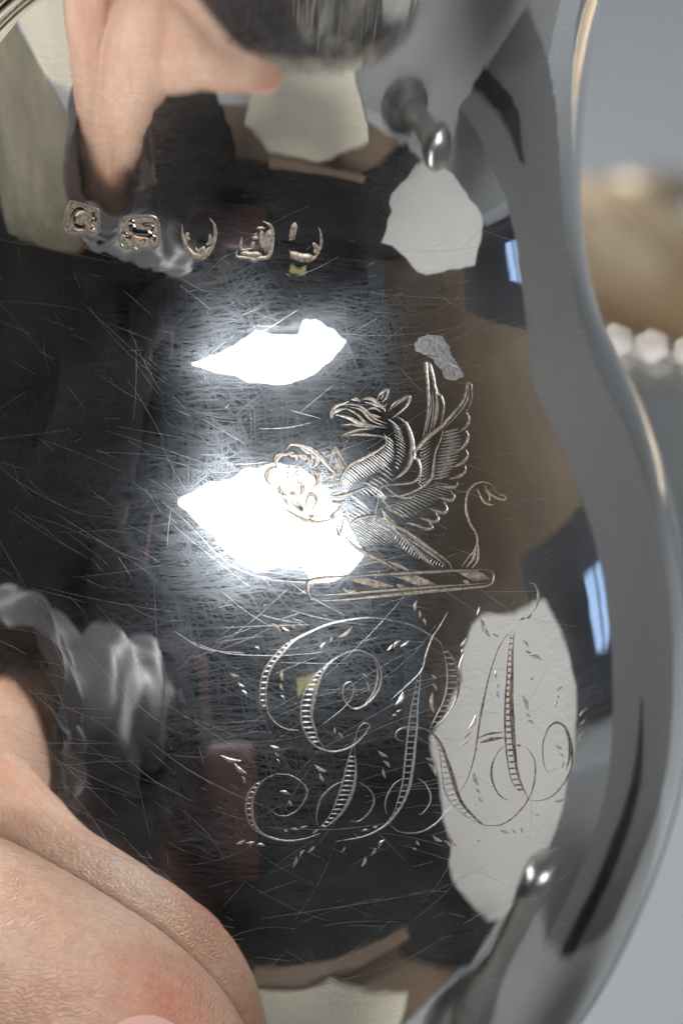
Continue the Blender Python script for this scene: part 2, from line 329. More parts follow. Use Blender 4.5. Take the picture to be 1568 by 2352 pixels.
cpart([(11,[(345,1588),(318,1570),(298,1530),(302,1482),(322,1465),(400,1450),(560,1440)],[(345,1588),(500,1580),(700,1560),(1000,1530),(1300,1505),(1385,1490),(1405,1450),(1395,1412),(1350,1400)]),
 (8,[(540,1441),(700,1430),(1000,1415),(1150,1407),(1355,1399)],[(335,1558),(600,1536),(800,1521),(1000,1506),(1200,1492),(1370,1482)])],'torse_bar',CUT)
th_=[]
for x0,dx,dy,yy in((525,215,60,1458),(800,190,72,1435),(1185,120,62,1412)):
    for k in range(6): th_.append([(x0+k*22,yy-k*2),(x0+k*22+dx*.5,yy+dy*.45),(x0+k*16+dx,yy+dy-k*3)])
cpart([(4.5,*th_),(12,[(510,1512),(545,1527),(590,1524)],[(830,1488),(860,1503),(890,1505)],[(1228,1465),(1262,1482)])],'torse_twists',CUT)
# monogram letters
def rungs(a,b,n,t0=0.,t1=1.,over=3):
    A_=cat(a,1.5);B_=cat(b,1.5); out=[]
    for k in range(n):
        t=t0+(t1-t0)*k/(n-1); p=A_[int(t*(len(A_)-1))]; j=np.abs(B_[:,1]-p[1]+ (B_[:,0]-p[0])*.02).argmin(); q=B_[j]
        if abs(q[1]-p[1])>40: continue
        out.append([(p[0]-(over if p[0]<q[0] else -over),p[1]),(q[0],q[1])])
    return out
gO=[(1568,320),(1450,290),(1300,268),(1200,265),(1050,285),(900,320),(760,380),(640,445),(550,540),(470,640),(430,730),(410,850),(415,970),(440,1050),(500,1120),(580,1160),(690,1170)]
gO2=[(620,440),(540,500),(460,590),(400,680),(370,770),(360,870),(365,950),(395,1000)]
gS=[(880,1310),(830,1240),(800,1150),(775,1060),(785,960),(810,850),(850,740),(910,640),(1000,570)]
gL=[(1000,570),(1080,535),(1150,525),(1220,545),(1290,600),(1330,680),(1335,760),(1310,850),(1250,930),(1160,990),(1090,985),(1040,920),(1025,850),(1045,800),(1090,780),(1115,820),(1100,900),(1050,970),(960,1050),(870,1115)]
gS2=[(985,565),(900,640),(800,730),(745,810),(705,900),(690,1000),(695,1100),(730,1200),(790,1280),(870,1325),(960,1340),(1050,1320),(1140,1270),(1210,1190),(1240,1130),(1200,1110),(1150,1160),(1125,1250),(1120,1350)]
jR=[(1120,1350),(1130,1450),(1120,1600),(1080,1720),(1020,1830),(940,1910),(870,1960)]
jL=[(1125,1250),(1080,1370),(1050,1480),(1020,1600),(980,1720),(930,1840),(870,1920),(840,1950)]
bA=[(850,1995),(760,2030),(650,2055),(540,2055),(440,2030),(360,1985),(310,1900),(295,1800),(310,1700),(350,1620),(420,1550),(500,1520),(600,1530),(690,1580),(740,1650),(720,1730),(660,1810),(580,1855),(500,1850),(450,1810)]
bB=[(420,1555),(330,1600),(270,1670),(250,1760),(255,1860),(300,1950),(360,2000)]
mono=empty('script_monogram',(0,0,.062)); mono.parent=jug; mono['label']='engraved flowing script initials G R A with laddered strokes'
cpart([(5,gO),(3.5,gO2),(8,gS),(4,gL),(4,gS2),(4,[(1280,590),(1305,680),(1300,780),(1270,870),(1200,960)]),(4,*rungs(gO2,gO[7:14],14,.02,.95)),(4,*rungs(gS2[1:9],gS,17,0,.97)),
 (8,jR),(4,jL),(4,*rungs(jL[1:],jR,16,.02,.97)),(4,[(1070,1575),(1000,1590),(920,1640),(850,1720),(820,1820),(815,1890),(840,1960)],[(1150,1585),(1220,1625),(1270,1690),(1270,1770),(1220,1850),(1150,1900),(1080,1900)],[(835,1965),(780,2005)]),
 (6,bA[:12]),(4,bA[11:]),(3.5,bB),(4,*rungs(bB[1:6],bA[5:11][::-1],9,0,.95))],'letter_g',CUTFINE,A7,mono)
rR=[(232,740),(225,850),(210,1000),(205,1150),(190,1300),(175,1450),(150,1600),(110,1720),(50,1820),(-40,1920),(-200,2000),(-420,2040)]
rL=[(205,800),(180,920),(155,1050),(130,1250),(115,1400),(95,1580),(60,1720),(20,1830),(-60,1930)]
wR=[(430,570),(480,640),(510,720),(525,820),(510,930),(470,1020),(400,1110),(330,1170)]; wL=[(400,580),(425,660),(435,760),(430,870),(400,980),(350,1080),(300,1185)]
lR=[(230,1170),(290,1190),(350,1240),(400,1320),(440,1430),(480,1550),(515,1670),(560,1760),(640,1850),(710,1910),(760,1920)]; lL=[(325,1210),(360,1290),(380,1380),(395,1500),(410,1620),(440,1700),(490,1770),(560,1830),(650,1890),(720,1920)]
lrl,lll=cat(lR[3:],3),cat(lL[1:],3); lr=[[tuple(lll[int(k/16*(len(lll)-1)*.93)]),tuple(lrl[int(k/16*(len(lrl)-1)*.9)])] for k in range(17)]
cpart([(3.5,[(0,345),(100,365),(200,400),(320,470),(380,515),(410,590)],[(437,283),(380,390),(320,480),(270,620),(232,740),(100,870),(0,960)]),(7,rR),(4,rL),(3.5,*rungs(rL,rR,24,.01,.93)),(7,wR),(4,wL),(4,*rungs(wL,wR,13,.02,.9)),
 (12,lR),(4,lL),(4,*lr),(4,[(205,1555),(260,1590),(305,1670),(300,1750),(250,1820),(215,1835)],[(95,1555),(30,1600),(-20,1680),(-40,1760),(-28,1830)],[(-10,1905),(60,1960),(150,1975),(250,1960),(350,1900),(430,1810),(480,1755),(520,1690)],[(300,1185),(200,1165),(120,1165),(60,1190),(40,1230),(60,1260),(110,1270)])],'letter_r',CUTFINE,A8,mono)
_c=Cuts()
for p in (lR,wR[1:6]): _c.add(A8(p),8,.5,.16,lift=.00002)
_o=mesh('shaded_stroke',np.concatenate(_c.V),_c.F,TARN); _o.parent=mono
aR=[(950,430),(935,560),(930,750),(925,950),(935,1150),(950,1350),(970,1500),(1010,1620),(1060,1720)]; aL=[(918,460),(900,620),(890,800),(878,1000),(878,1200),(890,1380),(920,1550),(960,1630),(1000,1660)]
cpart([(5.5,[(710,1915),(830,1915),(920,1870),(1000,1790),(1070,1680),(1105,1560),(1105,1430),(1060,1340),(1025,1315)],[(1000,1308),(965,1300)],[(880,1300),(820,1360),(780,1450),(775,1550),(810,1650),(860,1705),(915,1725)],
  [(520,1690),(590,1560),(640,1400),(665,1250),(690,1080),(730,880),(770,720),(820,580),(880,475),(945,425)],[(665,1250),(760,1215),(860,1205)]),(13,aR),(5.5,aL),(5,*rungs(aL,aR,27,.02,.97)),(9,[(680,1287),(760,1262),(870,1245)]),
 (6,[(1060,1725),(1150,1725),(1240,1690),(1320,1600),(1380,1480),(1390,1350),(1370,1240),(1330,1160),(1270,1130),(1210,1170),(1170,1270),(1165,1380),(1180,1470),(1210,1515)]),(10,[(1335,1175),(1372,1280),(1368,1400),(1340,1500)])],'letter_a',TARN,A8,mono)
LV7=[(450,310,530,378),(540,340,600,370),(615,330,655,345),(655,322,720,335),(980,430,1105,330),(920,465,940,410),(845,545,885,460),(115,708,195,735),(185,785,240,820),(215,845,262,905),(540,680,548,775),(525,790,550,850),(530,890,565,930),(440,1290,520,1310),(480,1345,520,1375),(495,1400,520,1440),(45,1370,215,1415),(155,1435,262,1520),(220,1540,240,1600),(800,1445,895,1500),(840,1515,880,1580),(520,1660,605,1690),(595,1730,620,1775),(555,1970,590,1980),(610,1960,675,1975),(680,1950,745,1935),(245,2075,320,2065),(330,2090,405,2100),(165,2080,240,2050),(740,2150,800,2100),(680,2190,720,2130),(625,2270,655,2180),(1015,2150,1045,2100),(1310,2120,1365,2045),(1250,2180,1290,2110),(1175,2270,1210,2180),(320,500,360,520),(860,235,905,245),(1380,530,1425,475),(1430,512,1490,445),(1490,495,1560,445),(1445,970,1520,880),(1420,1055,1465,1045),(1455,1020,1500,1000),(1350,1480,1370,1555),(1350,1415,1405,1470),(1310,1335,1390,1380),(1190,710,1235,745),(1215,780,1235,850),(965,1145,970,1200),(995,1185,1035,1230),(1180,1980,1240,1970),(1265,1950,1310,1935)]
LV8=[(190,280,205,195),(225,330,220,270),(250,330,270,385),(660,310,680,240),(685,325,710,445),(725,395,765,475),(780,455,830,480),(535,545,585,475),(540,600,570,560),(560,600,555,830),(985,350,1040,330),(1035,335,1085,290),(1015,500,1055,550),(1030,580,1085,595),(1060,620,1160,650),(812,720,815,795),(815,835,828,870),(815,880,838,945),(1070,790,1095,805),(590,1190,658,1060),(570,1250,620,1205),(545,1300,600,1260),(1005,920,1050,1045),(1035,1050,1075,1090),(1045,1110,1100,1145),(645,1500,675,1615),(650,1635,685,1675),(670,1695,720,1735),(1270,895,1320,855),(1270,945,1290,920),(1260,1020,1280,960),(1265,1300,1320,1330),(1290,1360,1325,1400),(1310,1480,1320,1420),(1445,1080,1510,1020),(1440,1150,1490,1100),(1445,1300,1480,1190),(325,900,335,1060),(320,830,355,890),(35,1000,100,890),(310,765,350,800),(270,1400,330,1410),(290,1440,350,1540),(200,2030,225,2070),(170,2090,200,2105),(325,1995,400,2040),(410,2030,460,2080),(460,2010,510,2080),(835,1960,910,1975),(930,1945,970,1975),(990,1935,1015,1975),(665,2025,690,2040),(1110,1840,1140,1840),(1250,1730,1330,1715),(1350,1700,1370,1730),(1390,1700,1400,1730)]
def leaf(x0,y0,x1,y1,A,s):
    p0,p1=A([(x0,y0)])[0],A([(x1,y1)])[0]; d=np.array(p1)-p0; L=np.hypot(*d); nrm=np.array([-d[1],d[0]])/L
    c=Cuts(); pr=[(-.5,-.1),(-.3,.75),(0,.1),(.36,.8),(.5,-.1)]
    c.add([tuple(p0),tuple((np.array(p0)+p1)/2+nrm*L*.10*s),tuple(p1)],max(5,min(10,L*.30)),.5,.2,prof=pr)
    o=mesh('leaf_cut',np.concatenate(c.V),c.F,CUT if random.random()<.3 else CUTFINE); o.parent=mono
for i,q in enumerate(LV7): leaf(*q,A7,1 if i%3 else -1)
for i,q in enumerate(LV8): leaf(*q,A8,1 if i%2 else -1)
c_=Cuts(); c_.add(A8([(1065,60),(1105,75),(1130,140),(1125,220),(1090,290)]),7); o=mesh('leaf_cut',np.concatenate(c_.V),c_.F,CUT); o.parent=mono
# ---------------------------------------------------------------- hallmarks
def patch(poly,mat,name,parent,off=.00002,n=14,jag=0):
    "filled outline lying on the silver (fan of shrinking rings)"
    P=np.array(poly,float); c=P.mean(0); Q=[]; m=len(P)*5
    pc=np.vstack([P,P[:1]]); seg=np.hypot(*np.diff(pc,axis=0).T); cum=np.concatenate([[0],np.cumsum(seg)])
    for s in np.linspace(0,cum[-1],m,endpoint=False): Q.append([np.interp(s,cum,pc[:,0]),np.interp(s,cum,pc[:,1])])
    Q=np.array(Q)+RNG.normal(0,jag,(m,2)) if jag else np.array(Q)
    rings=[]; fr=np.linspace(1,.02,n)
    for f in fr: rings.append(c+(Q-c)*f)
    X=np.concatenate(rings); t,z,ok=hit(X); offs=np.full(len(X),off); offs[:m]=-.00001; 
    V,_=spt(t,z,offs); Fc=[(k*m+i,k*m+(i+1)%m,(k+1)*m+(i+1)%m,(k+1)*m+i) for k in range(n-1) for i in range(m)]
    o=mesh(name,V,Fc,mat); o.parent=parent; return o
def mark(label,floor,rim,fig,figmat=BRIGHT,closed=True):
    e=empty('hallmark',(0,0,.062)); e.parent=jug; e['label']=label
    if floor: patch(A5(floor),CUT,'stamp_floor',e)
    c=Cuts()
    for w,p in rim:
        c.add(A5(p),w,.12 if not closed else .0,.25)
    if c.V:
        o=mesh('stamp_edge',np.concatenate(c.V),c.F,CUTFINE); o.parent=e
    c=Cuts(); rp=[(-.5,-.2),(-.34,.75),(0,1.),(.34,.75),(.5,-.2)]
    for w,p in fig: c.add(A5(p),w,.2,.15,prof=rp)
    if c.V:
        o=mesh('stamp_figure',np.concatenate(c.V),c.F,figmat); o.parent=e
sq=[(90,62),(160,80),(228,105),(246,130),(240,238),(160,240),(60,226),(66,110)]
mark('leftmost stamp with the letter C in a cut square',sq,[(6,sq+[sq[0]])],[(17,[(178,130),(160,112),(125,120),(103,160),(115,200),(150,212),(178,190)]),(12,[(232,125),(212,140),(228,160),(210,185),(235,200)]),(6,[(190,160),(200,165)]),(9,[(195,215),(225,222)])])
l2=[(398,150),(540,148),(578,190),(582,292),(555,323),(492,325),(466,340),(440,325),(390,323),(366,290),(362,190)]
mark('stamp with a walking lion in a clear shaped shield',l2,[(7,l2+[l2[0]])],[(24,[(428,238),(470,246),(520,250),(552,252)]),(20,[(440,190),(432,225),(440,245)]),(12,[(412,185),(425,180),(450,178)]),(9,[(390,230),(385,245),(412,248)]),(9,[(428,250),(415,270),(392,268)]),(9,[(480,255),(502,275),(490,288)]),(10,[(535,252),(556,268),(552,292)]),(7,[(505,225),(540,228),(548,205),(500,205),(500,188),(535,182)])])
mark('worn half shield stamp in the middle of the row',None,[],[(9,[(712,190),(716,250),(735,310),(762,365),(800,380),(842,375),(880,320),(898,250),(892,195),(865,155)]),(14,[(735,310),(770,362),(820,370),(872,318)]),(10,[(745,235),(738,270),(760,280)]),(8,[(868,245),(868,290),(845,310)]),(9,[(790,320),(800,345),(835,325),(815,350)])],CUT)
mark('stamp with a worn gothic letter H, fourth of the row',None,[],[(9,[(1022,330),(1020,372),(1090,382),(1115,396),(1140,382),(1192,374),(1213,320),(1213,212),(1160,172)]),(20,[(1198,220),(1196,300),(1180,355)]),(14,[(1040,350),(1090,362),(1160,360)]),(7,[(1125,214),(1178,214)]),(12,[(1158,225),(1158,280),(1160,330)]),(8,[(1100,270),(1142,268)]),(10,[(1112,285),(1104,330)]),(6,[(1128,240),(1118,262)]),(6,[(1046,262),(1045,332),(1105,328)])],CUT)
mark('rightmost worn stamp with only a crescent foot left',None,[],[(20,[(1315,345),(1350,370),(1400,380),(1448,372)]),(6,[(1310,335),(1335,375),(1400,396),(1452,380),(1486,320),(1490,260),(1476,205)]),(10,[(1442,295),(1465,325),(1450,355)]),(15,[(1345,180),(1334,230),(1322,280)]),(5,[(1310,280),(1345,268)])],CUT)
# dried stain near the wing tip
st=patch([(946,790),(958,772),(985,764),(1015,768),(1030,790),(1038,815),(1055,840),(1072,868),(1050,878),(1020,874),(1018,852),(1000,842),(992,822),(965,812),(948,806)],STAINM,'dried_water_stain',None,.000004,10,1.5); put(st)
# long hairline scratches
c=Cuts()
for k in range(520):
    x=random.uniform(-10,1300); y=random.uniform(520,2250); a=random.gauss(math.radians(-8 if x>500 else 30),.45); L=random.choice([18,30,55,90,150,240])*random.uniform(.7,1.3)
    cv=random.gauss(0,.0016); pts=[]
    for s in np.linspace(-.5,.5,5): aa=a+cv*s*L*.5; pts.append((x+math.cos(aa)*s*L,y+math.sin(aa)*s*L))
    c.add(cat(pts,14),random.choice([.22,.3,.35,.5]),.5,.12,raw=True,prof=[(-.5,-.1),(0,.6),(.5,-.1)])
LONG=[[(370,1150),(430,1200),(520,1290),(620,1330),(760,1340)],[(430,1470),(520,1500),(640,1506),(740,1498)],[(400,1450),(470,1490),(560,1500)],[(150,1445),(240,1540),(330,1630),(400,1680)],[(290,1740),(350,1790),(440,1840)],[(330,1690),(420,1760),(530,1820),(630,1860)],[(600,1900),(760,1905),(900,1890)],[(600,2110),(800,2080),(980,2050)],[(130,1180),(260,1260),(330,1290)],[(420,1160),(520,1250),(600,1300)]]
for p in LONG: c.add(p,1.0,.5,.15,prof=[(-.5,-.1),(0,.6),(.5,-.1)])
put(tag(mesh('hairline_scratches',np.concatenate(c.V),c.F,CUTFINE),kind='stuff'))
#ENV

# ---------------------------------------------------------------- the setting seen round the jug and mirrored in it
GREY=simple('grey_photo_paper',(.305,.322,.338),.85,0,.04,6,.00004,900)
DARKGREY=simple('dark_grey_card',(.155,.153,.153),.8,0,.04,8)
CREAM=simple('cream_paper',(.62,.57,.46),.8,0,.06,14)
WOODT=simple('brown_wood',(.13,.085,.055),.5,0,.25,9,.0002,60)
ZT=-.20
def grid(name,fn,nu,nv,mat):
    V=[fn(i/nu,j/nv) for j in range(nv+1) for i in range(nu+1)]
    return mesh(name,V,[(j*(nu+1)+i,j*(nu+1)+i+1,(j+1)*(nu+1)+i+1,(j+1)*(nu+1)+i) for j in range(nv) for i in range(nu)],mat)
def box(name,c,s,mat,rot=0,parent=None,bev=.0):
    import mathutils
    V=[];sx,sy,sz=[q/2 for q in s]
    for x in(-1,1):
        for y in(-1,1):
            for z in(-1,1):
                X,Y=x*sx,y*sy; V.append((c[0]+X*math.cos(rot)-Y*math.sin(rot),c[1]+X*math.sin(rot)+Y*math.cos(rot),c[2]+z*sz))
    o=mesh(name,V,[(0,1,3,2),(4,6,7,5),(0,4,5,1),(2,3,7,6),(0,2,6,4),(1,5,7,3)],mat,parent,False)
    if bev:
        m=o.modifiers.new('b','BEVEL'); m.width=bev; m.segments=3
    return o
def sweep(u,v):  # paper on the table curving up into a backdrop
    x=-.35+1.65*u; s=v*1.9; y=-.065+s+.06*(u-.5)*(1-v)
    yb=.85
    if y<yb: return (x,y,ZT)
    a=min((y-yb)/.2,math.pi/2); e=max(0,(y-yb)-.2*math.pi/2)
    return (x,yb+.2*math.sin(a),ZT+.2*(1-math.cos(a))+e)
tag(grid('backdrop_paper',sweep,2,60,GREY),kind='structure')
tag(box('table',(0.0,-.35,ZT-.012),(2.4,1.6,.02),WOODT),kind='structure')

def slab(name,pts,th,mat,parent=None,label=None,cat=None):
    "flat shape with real thickness from 3-D outline points"
    P=np.array(pts,float); c=P.mean(0); u,s_,vt=np.linalg.svd(P-c); n=vt[2]; n=n if n@(-c)>0 else -n
    P=P-((P-c)@n)[:,None]*n; m=len(P); V=np.vstack([P,P-n*th]); Fc=[list(range(m)),list(range(2*m-1,m-1,-1))]+[(i,(i+1)%m,(i+1)%m+m,i+m) for i in range(m)]
    o=mesh(name,V,Fc,mat,parent,False)
    if label: tag(o,label,cat)
    return o
BC=simple('black_cloth',(.012,.012,.013),1.,0,.3,40); BC.node_tree.nodes['Principled BSDF'].inputs['Specular IOR Level'].default_value=.15
tag(slab('added_black_cloth',[(-1.1,-1.0,ZT+.004),(.9,-1.0,ZT+.004),(.9,-.07,ZT+.004),(.16,-.07,ZT+.004),(.10,-.152,ZT+.004),(-.055,-.152,ZT+.004),(-.075,-.02,ZT+.004),(-.24,-.08,ZT+.004),(-.45,-.25,ZT+.004),(-1.1,-.3,ZT+.004)],.006,BC),'black cloth added over the front of the table to mirror dark low in the jug','cloth')  # cloth added so the silver mirrors dark instead of brown wood
WALLM=simple('brown_panelling',(.26,.19,.125),.6,0,.25,3)
DARKW=simple('dark_room_wall',(.05,.052,.058),.8,0,.3,2)
tag(box('brown_wall',(1.35,.2,.6),(.05,3.6,2.6),WALLM),kind='structure')
tag(box('front_wall',(0,-2.4,.6),(3.2,.05,2.6),DARKW),kind='structure')
tag(box('left_wall',(-1.6,-.3,.6),(.05,4.4,2.6),simple('dark_side_wall',(.035,.034,.033),.8,0,.25,3)),kind='structure')
tag(box('ceiling',(0,-.3,1.9),(3.4,4.6,.05),DARKW),kind='structure')
tag(box('floor',(0,-.3,-.95),(3.4,4.6,.05),DARKW),kind='structure')
# the light: a softbox behind and above the camera, blown out in the reflection
LP=[(-.34,.368),(-.244,.395),(-.152,.403),(-.11,.427),(-.05,.427),(-.013,.439),(.055,.432),(.098,.419),(.141,.4),(.193,.338),(.233,.289),(.275,.238),(.221,.198),(.149,.173),(.104,.176),(.086,.206),(.009,.21),(-.067,.194),(-.135,.232),(-.212,.288)]
soft=empty('diffused_lamp',(0,-.62,.30)); tag(soft,'bright white diffused lamp seen as two blown-out patches mirrored in the jug','lamp')
def wp(o,par): 
    o.parent=par; o.matrix_parent_inverse=mathutils.Matrix.Translation(-par.location); return o
wp(slab('diffuser',[(x,-.60,z) for x,z in LP],.004,emis('lamp_light',(.93,.97,1.),LAMP)),soft)
cx,cz=-.02,.31
wp(slab('housing',[(cx+(x-cx)*1.0,-.609,cz+(z-cz)*1.0) for x,z in LP],.06,simple('black_housing',(.02,.02,.02),.6)),soft)
CP=[(.18,-.147,.013),(.186,-.135,.017),(.2,-.101,.013),(.211,-.078,.013),(.217,-.065,.012),(.219,-.055,.001),(.221,-.046,-.012),(.222,-.04,-.024),(.223,-.034,-.035),(.221,-.032,-.052),(.218,-.034,-.064),(.213,-.041,-.079),(.21,-.04,-.095),(.201,-.044,-.138),(.195,-.049,-.161),(.186,-.063,-.179),(.18,-.076,-.183),(.169,-.106,-.168),(.159,-.134,-.153),(.156,-.147,-.135),(.157,-.153,-.112),(.154,-.166,-.094),(.153,-.176,-.072),(.151,-.189,-.054),(.15,-.192,-.047),(.159,-.177,-.035),(.168,-.164,-.015),(.174,-.157,.001)]
CARD=simple('white_card',(.64,.63,.605),.8,0,.05,16,.0006,30)
slab('white_reflector_card',CP,.003,CARD,label='pale torn-edged white card mirrored on the right of the jug behind the letter A',cat='card')
ol=empty('added_fill_lamp',(-.30,.62,1.05)); tag(ol,'unseen square panel lamp added over the table to brighten the backdrop and card','panel lamp')  # added fill light with no visible source, brightens backdrop, card and hand
a_=.22
OLP=[(-a_,-a_),(a_,-a_),(a_,a_),(-a_,a_)]
_n=np.array([.34,-.35,-1.15]); _n/=np.linalg.norm(_n); _u=np.cross(_n,[0,1.,0]); _u/=np.linalg.norm(_u); _v=np.cross(_n,_u)
wp(slab('diffuser',[tuple(np.array([-.30,.62,1.05])+_u*p+_v*q) for p,q in OLP],.004,emis('fill_light',(.97,.985,1.),OVER)),ol)
wp(slab('housing',[tuple(np.array([-.30,.62,1.05])+_u*p*1.04+_v*q*1.04-_n*.006) for p,q in OLP],.03,simple('grey_housing',(.2,.2,.2),.5)),ol)
tag(slab('black_strap',[(.203,.060,ZT+.001),(.204,.092,ZT+.001),(.205,.088,-.09),(.205,.072,-.055),(.204,.064,-.10)],.004,BC),'black strap end leaning on the grey board, a dark streak mirrored low right','strap')
# window seen past the grey board
wn=empty('window',(.86,.12,-.03)); tag(wn,'small blue daylit window mirrored near the right edge of the jug','window')
wp(slab('pane',[(.80,.05,.045),(.80,.17,.05),(.80,.20,-.03),(.80,.13,-.085),(.80,.06,-.08)],.004,emis('window_daylight',(.42,.62,1.),1.1)),wn)
FRM=simple('dark_frame',(.02,.02,.022),.5)
wp(box('frame',(.83,.04,.0),(.03,.62,.34),FRM),wn); wp(box('glazing_bar',(.797,.11,-.02),(.004,.012,.22),FRM),wn)
tag(box('grey_board',(.212,.105,.03),(.006,.17,.46),DARKGREY),'dark grey board standing right of the jug, mirrored as a smooth band down its side','board')
tag(slab('cream_paper_sheet',[(-.02,-.134,ZT+.008),(.045,-.134,ZT+.008),(.10,-.095,ZT+.008),(.05,-.03,ZT+.008),(-.03,-.03,ZT+.008),(-.045,-.11,ZT+.008)],.001,CREAM),'cream paper sheet on the table under the jug, mirrored at its lower edge','paper')
tag(box('wooden_strip',(.05,-.144,ZT+.004),(.14,.014,.012),simple('tan_wood',(.16,.10,.06),.5,0,.3,20)),'brown wooden strip lying in front of the cream sheet','wooden strip')
# small silver things at the right, only seen as reflections
cs=lathe('silver_candlestick',[(.0001,0),(.034,0),(.034,.004),(.018,.012),(.012,.025),(.016,.038),(.011,.052),(.012,.082),(.016,.094),(.015,.104),(.009,.108),(.0001,.108)],simple('dull_pewter',(.42,.41,.40),.33,1.,.2,60),40,None,(.125,-.035,ZT+.008)); tag(cs,'thin silver candlestick mirrored beside the white card','candlestick')
# brown leather case
LEA=simple('brown_leather',(.06,.026,.02),.6,0,.3,30,.0004,200)
tag(slab('paper_shade_sheet',[(.02,-.060,ZT+.003),(-.10,-.01,ZT+.003),(-.09,.34,ZT+.003),(.62,.34,ZT+.003),(.62,-.06,ZT+.003),(.17,-.062,ZT+.003)],.002,simple('shaded_paper_grey',(.20,.205,.205),.8,0,.06,9)),'darker grey sheet standing for the shade on the paper round the jug','card')  # shade on the backdrop paper, put in as a darker sheet
tag(slab('olive_cloth',[(-.32,.60,ZT+.003),(-.30,-.20,ZT+.003),(-1.1,-.25,ZT+.003),(-1.1,.6,ZT+.003)],.003,simple('olive_cloth',(.19,.17,.12),.8,0,.35,8)),'olive cloth spread over the left side of the table','cloth')
tag(slab('cream_paper_sheet',[(-.10,.22,ZT+.008),(-.12,-.01,ZT+.008),(-.22,-.05,ZT+.008),(-.30,.08,ZT+.008),(-.28,.30,ZT+.008)],.001,CREAM),'cream sheet left of the jug, mirrored as olive streaks by the rim','paper')
ca=empty('leather_case',(-.085,-.27,ZT)); tag(ca,'dim reddish brown leather case with a strap, mirrored left of the monogram','case')
cb=wp(box('case_body',(-.085,-.27,ZT+.075),(.13,.035,.145),LEA,-.25,None,.008),ca)
wp(box('strap',(-.088,-.268,ZT+.175),(.022,.006,.07),LEA,-.25,None,.002),ca)
# camera held by the photographer, its lens round the viewpoint
cm=empty('photo_camera',tuple(C_-F_*.06)); tag(cm,'black photo camera pointing at the jug, a dark shape in the reflection','camera')
BLK=simple('black_plastic',(.012,.012,.013),.45)
def ring(name,r0,r1,l0,l1,mat):
    V=[];n=48
    for r,l in((r0,l0),(r1,l0),(r1,l1),(r0,l1)):
        for k in range(n):
            a=2*math.pi*k/n; V.append(C_-F_*l+R_*r*math.cos(a)+U_*r*math.sin(a))
    return mesh(name,V,[(j*n+k,((j+1)%4)*n+k,((j+1)%4)*n+(k+1)%n,j*n+(k+1)%n) for j in range(4) for k in range(n)],mat)
wp(ring('lens_barrel',.028,.034,.004,.09,BLK),cm); wp(ring('focus_ring',.0342,.036,.03,.06,BLK),cm)
b=box('camera_body',(0,0,0),(.135,.05,.09),BLK,0,None,.008); b.rotation_euler=(-EL,0,0); b.location=C_-F_*.115; wp(b,cm)
yl=slab('yellow_strap_tag',[(.030,-.335,-.005),(.058,-.335,-.002),(.062,-.335,-.022),(.045,-.335,-.014),(.034,-.335,-.024)],.002,simple('yellow_webbing',(.42,.38,.12),.6)); wp(yl,cm)
# ---------------------------------------------------------------- things behind the jug on the right, far out of focus
dish=empty('beaded_dish',(.10,.20,-.2)); tag(dish,'blurred silver dish with a beaded rim behind the jug at the right','dish')
DM=simple('warm_brass',(.40,.30,.19),.5,.15,.3,60)
BEADM=simple('bead_silver',(.80,.76,.71),.25,.85)
def bgpt(x,y,dep): return at(x,y,dep)
DEP=.53
bc=bgpt(1545,700,DEP); 
import mathutils
PXW=DEP/LENS*PX   # metres per sketch unit there
# dish: rim ring seen nearly edge on
rimr=.060; rc=bgpt(1400,800,DEP); rc=rc+np.array([rimr*.72,rimr*.60,0])
for k in range(64):
    a=2*math.pi*k/64
    p=rc+np.array([rimr*math.cos(a),rimr*math.sin(a),0])
    if k==0:
        bm=lathe('rim_bead',[(.0001,-.0027),(.0014,-.0023),(.0025,-.001),(.0027,0),(.0025,.001),(.0014,.0023),(.0001,.0027)],BEADM,12); bead=bm
        bead.location=p
        wp(bead,dish)
    else:
        q=bead.copy(); COL.objects.link(q); q.location=p
wl=lathe('dish_wall',[(rimr-.001,-.001),(rimr*.93,-.02),(rimr*.6,-.055),(rimr*.35,-.075),(rimr*.35,rc[2]*-1-.2+.008-0.0)],GREY,64,None,tuple(rc)); wp(wl,dish)
fl_=lathe('dish_liner',[(rimr*.2,-.012),(rimr*.8,-.010),(rimr-.002,.001)],DM,64,None,tuple(rc)); wp(fl_,dish)
# brass shell lying in the dish
bl=empty('brass_scoop',tuple(rc+np.array([0,0,.02]))); tag(bl,'blurred tan brass scoop with pale ridges lying above the beaded dish rim','scoop')
def blob(name,c,r,sq,mat,rot=0,nu=40,nv=24,rid=0):
    V=[];Fc=[]
    for j in range(nv+1):
        for i in range(nu):
            a=2*math.pi*i/nu; b=math.pi*j/nv; k=1+rid*math.cos(a*9)
            p=np.array([r*sq[0]*math.sin(b)*math.cos(a)*k,r*sq[1]*math.sin(b)*math.sin(a)*k,r*sq[2]*math.cos(b)])
            p=np.array([p[0]*math.cos(rot)+p[2]*math.sin(rot),p[1],-p[0]*math.sin(rot)+p[2]*math.cos(rot)]); V.append(p+c)
    for j in range(nv):
        for i in range(nu): Fc.append((j*nu+i,j*nu+(i+1)%nu,(j+1)*nu+(i+1)%nu,(j+1)*nu+i))
    return mesh(name,V,Fc,mat)
wp(blob('scoop_bowl',bgpt(1450,610,DEP+.01),.0092,(1.9,1.,1.0),DM,.55,rid=.03),bl)
wp(blob('scoop_shoulder',bgpt(1545,620,DEP+.03),.0105,(1.6,1,1.2),simple('dull_brass',(.22,.17,.12),.4,.5),.6),bl)
wp(blob('scoop_end',bgpt(1590,640,DEP+.02),.009,(.8,1,1.3),simple('dark_bronze',(.03,.03,.025),.4,.2),.2),bl)
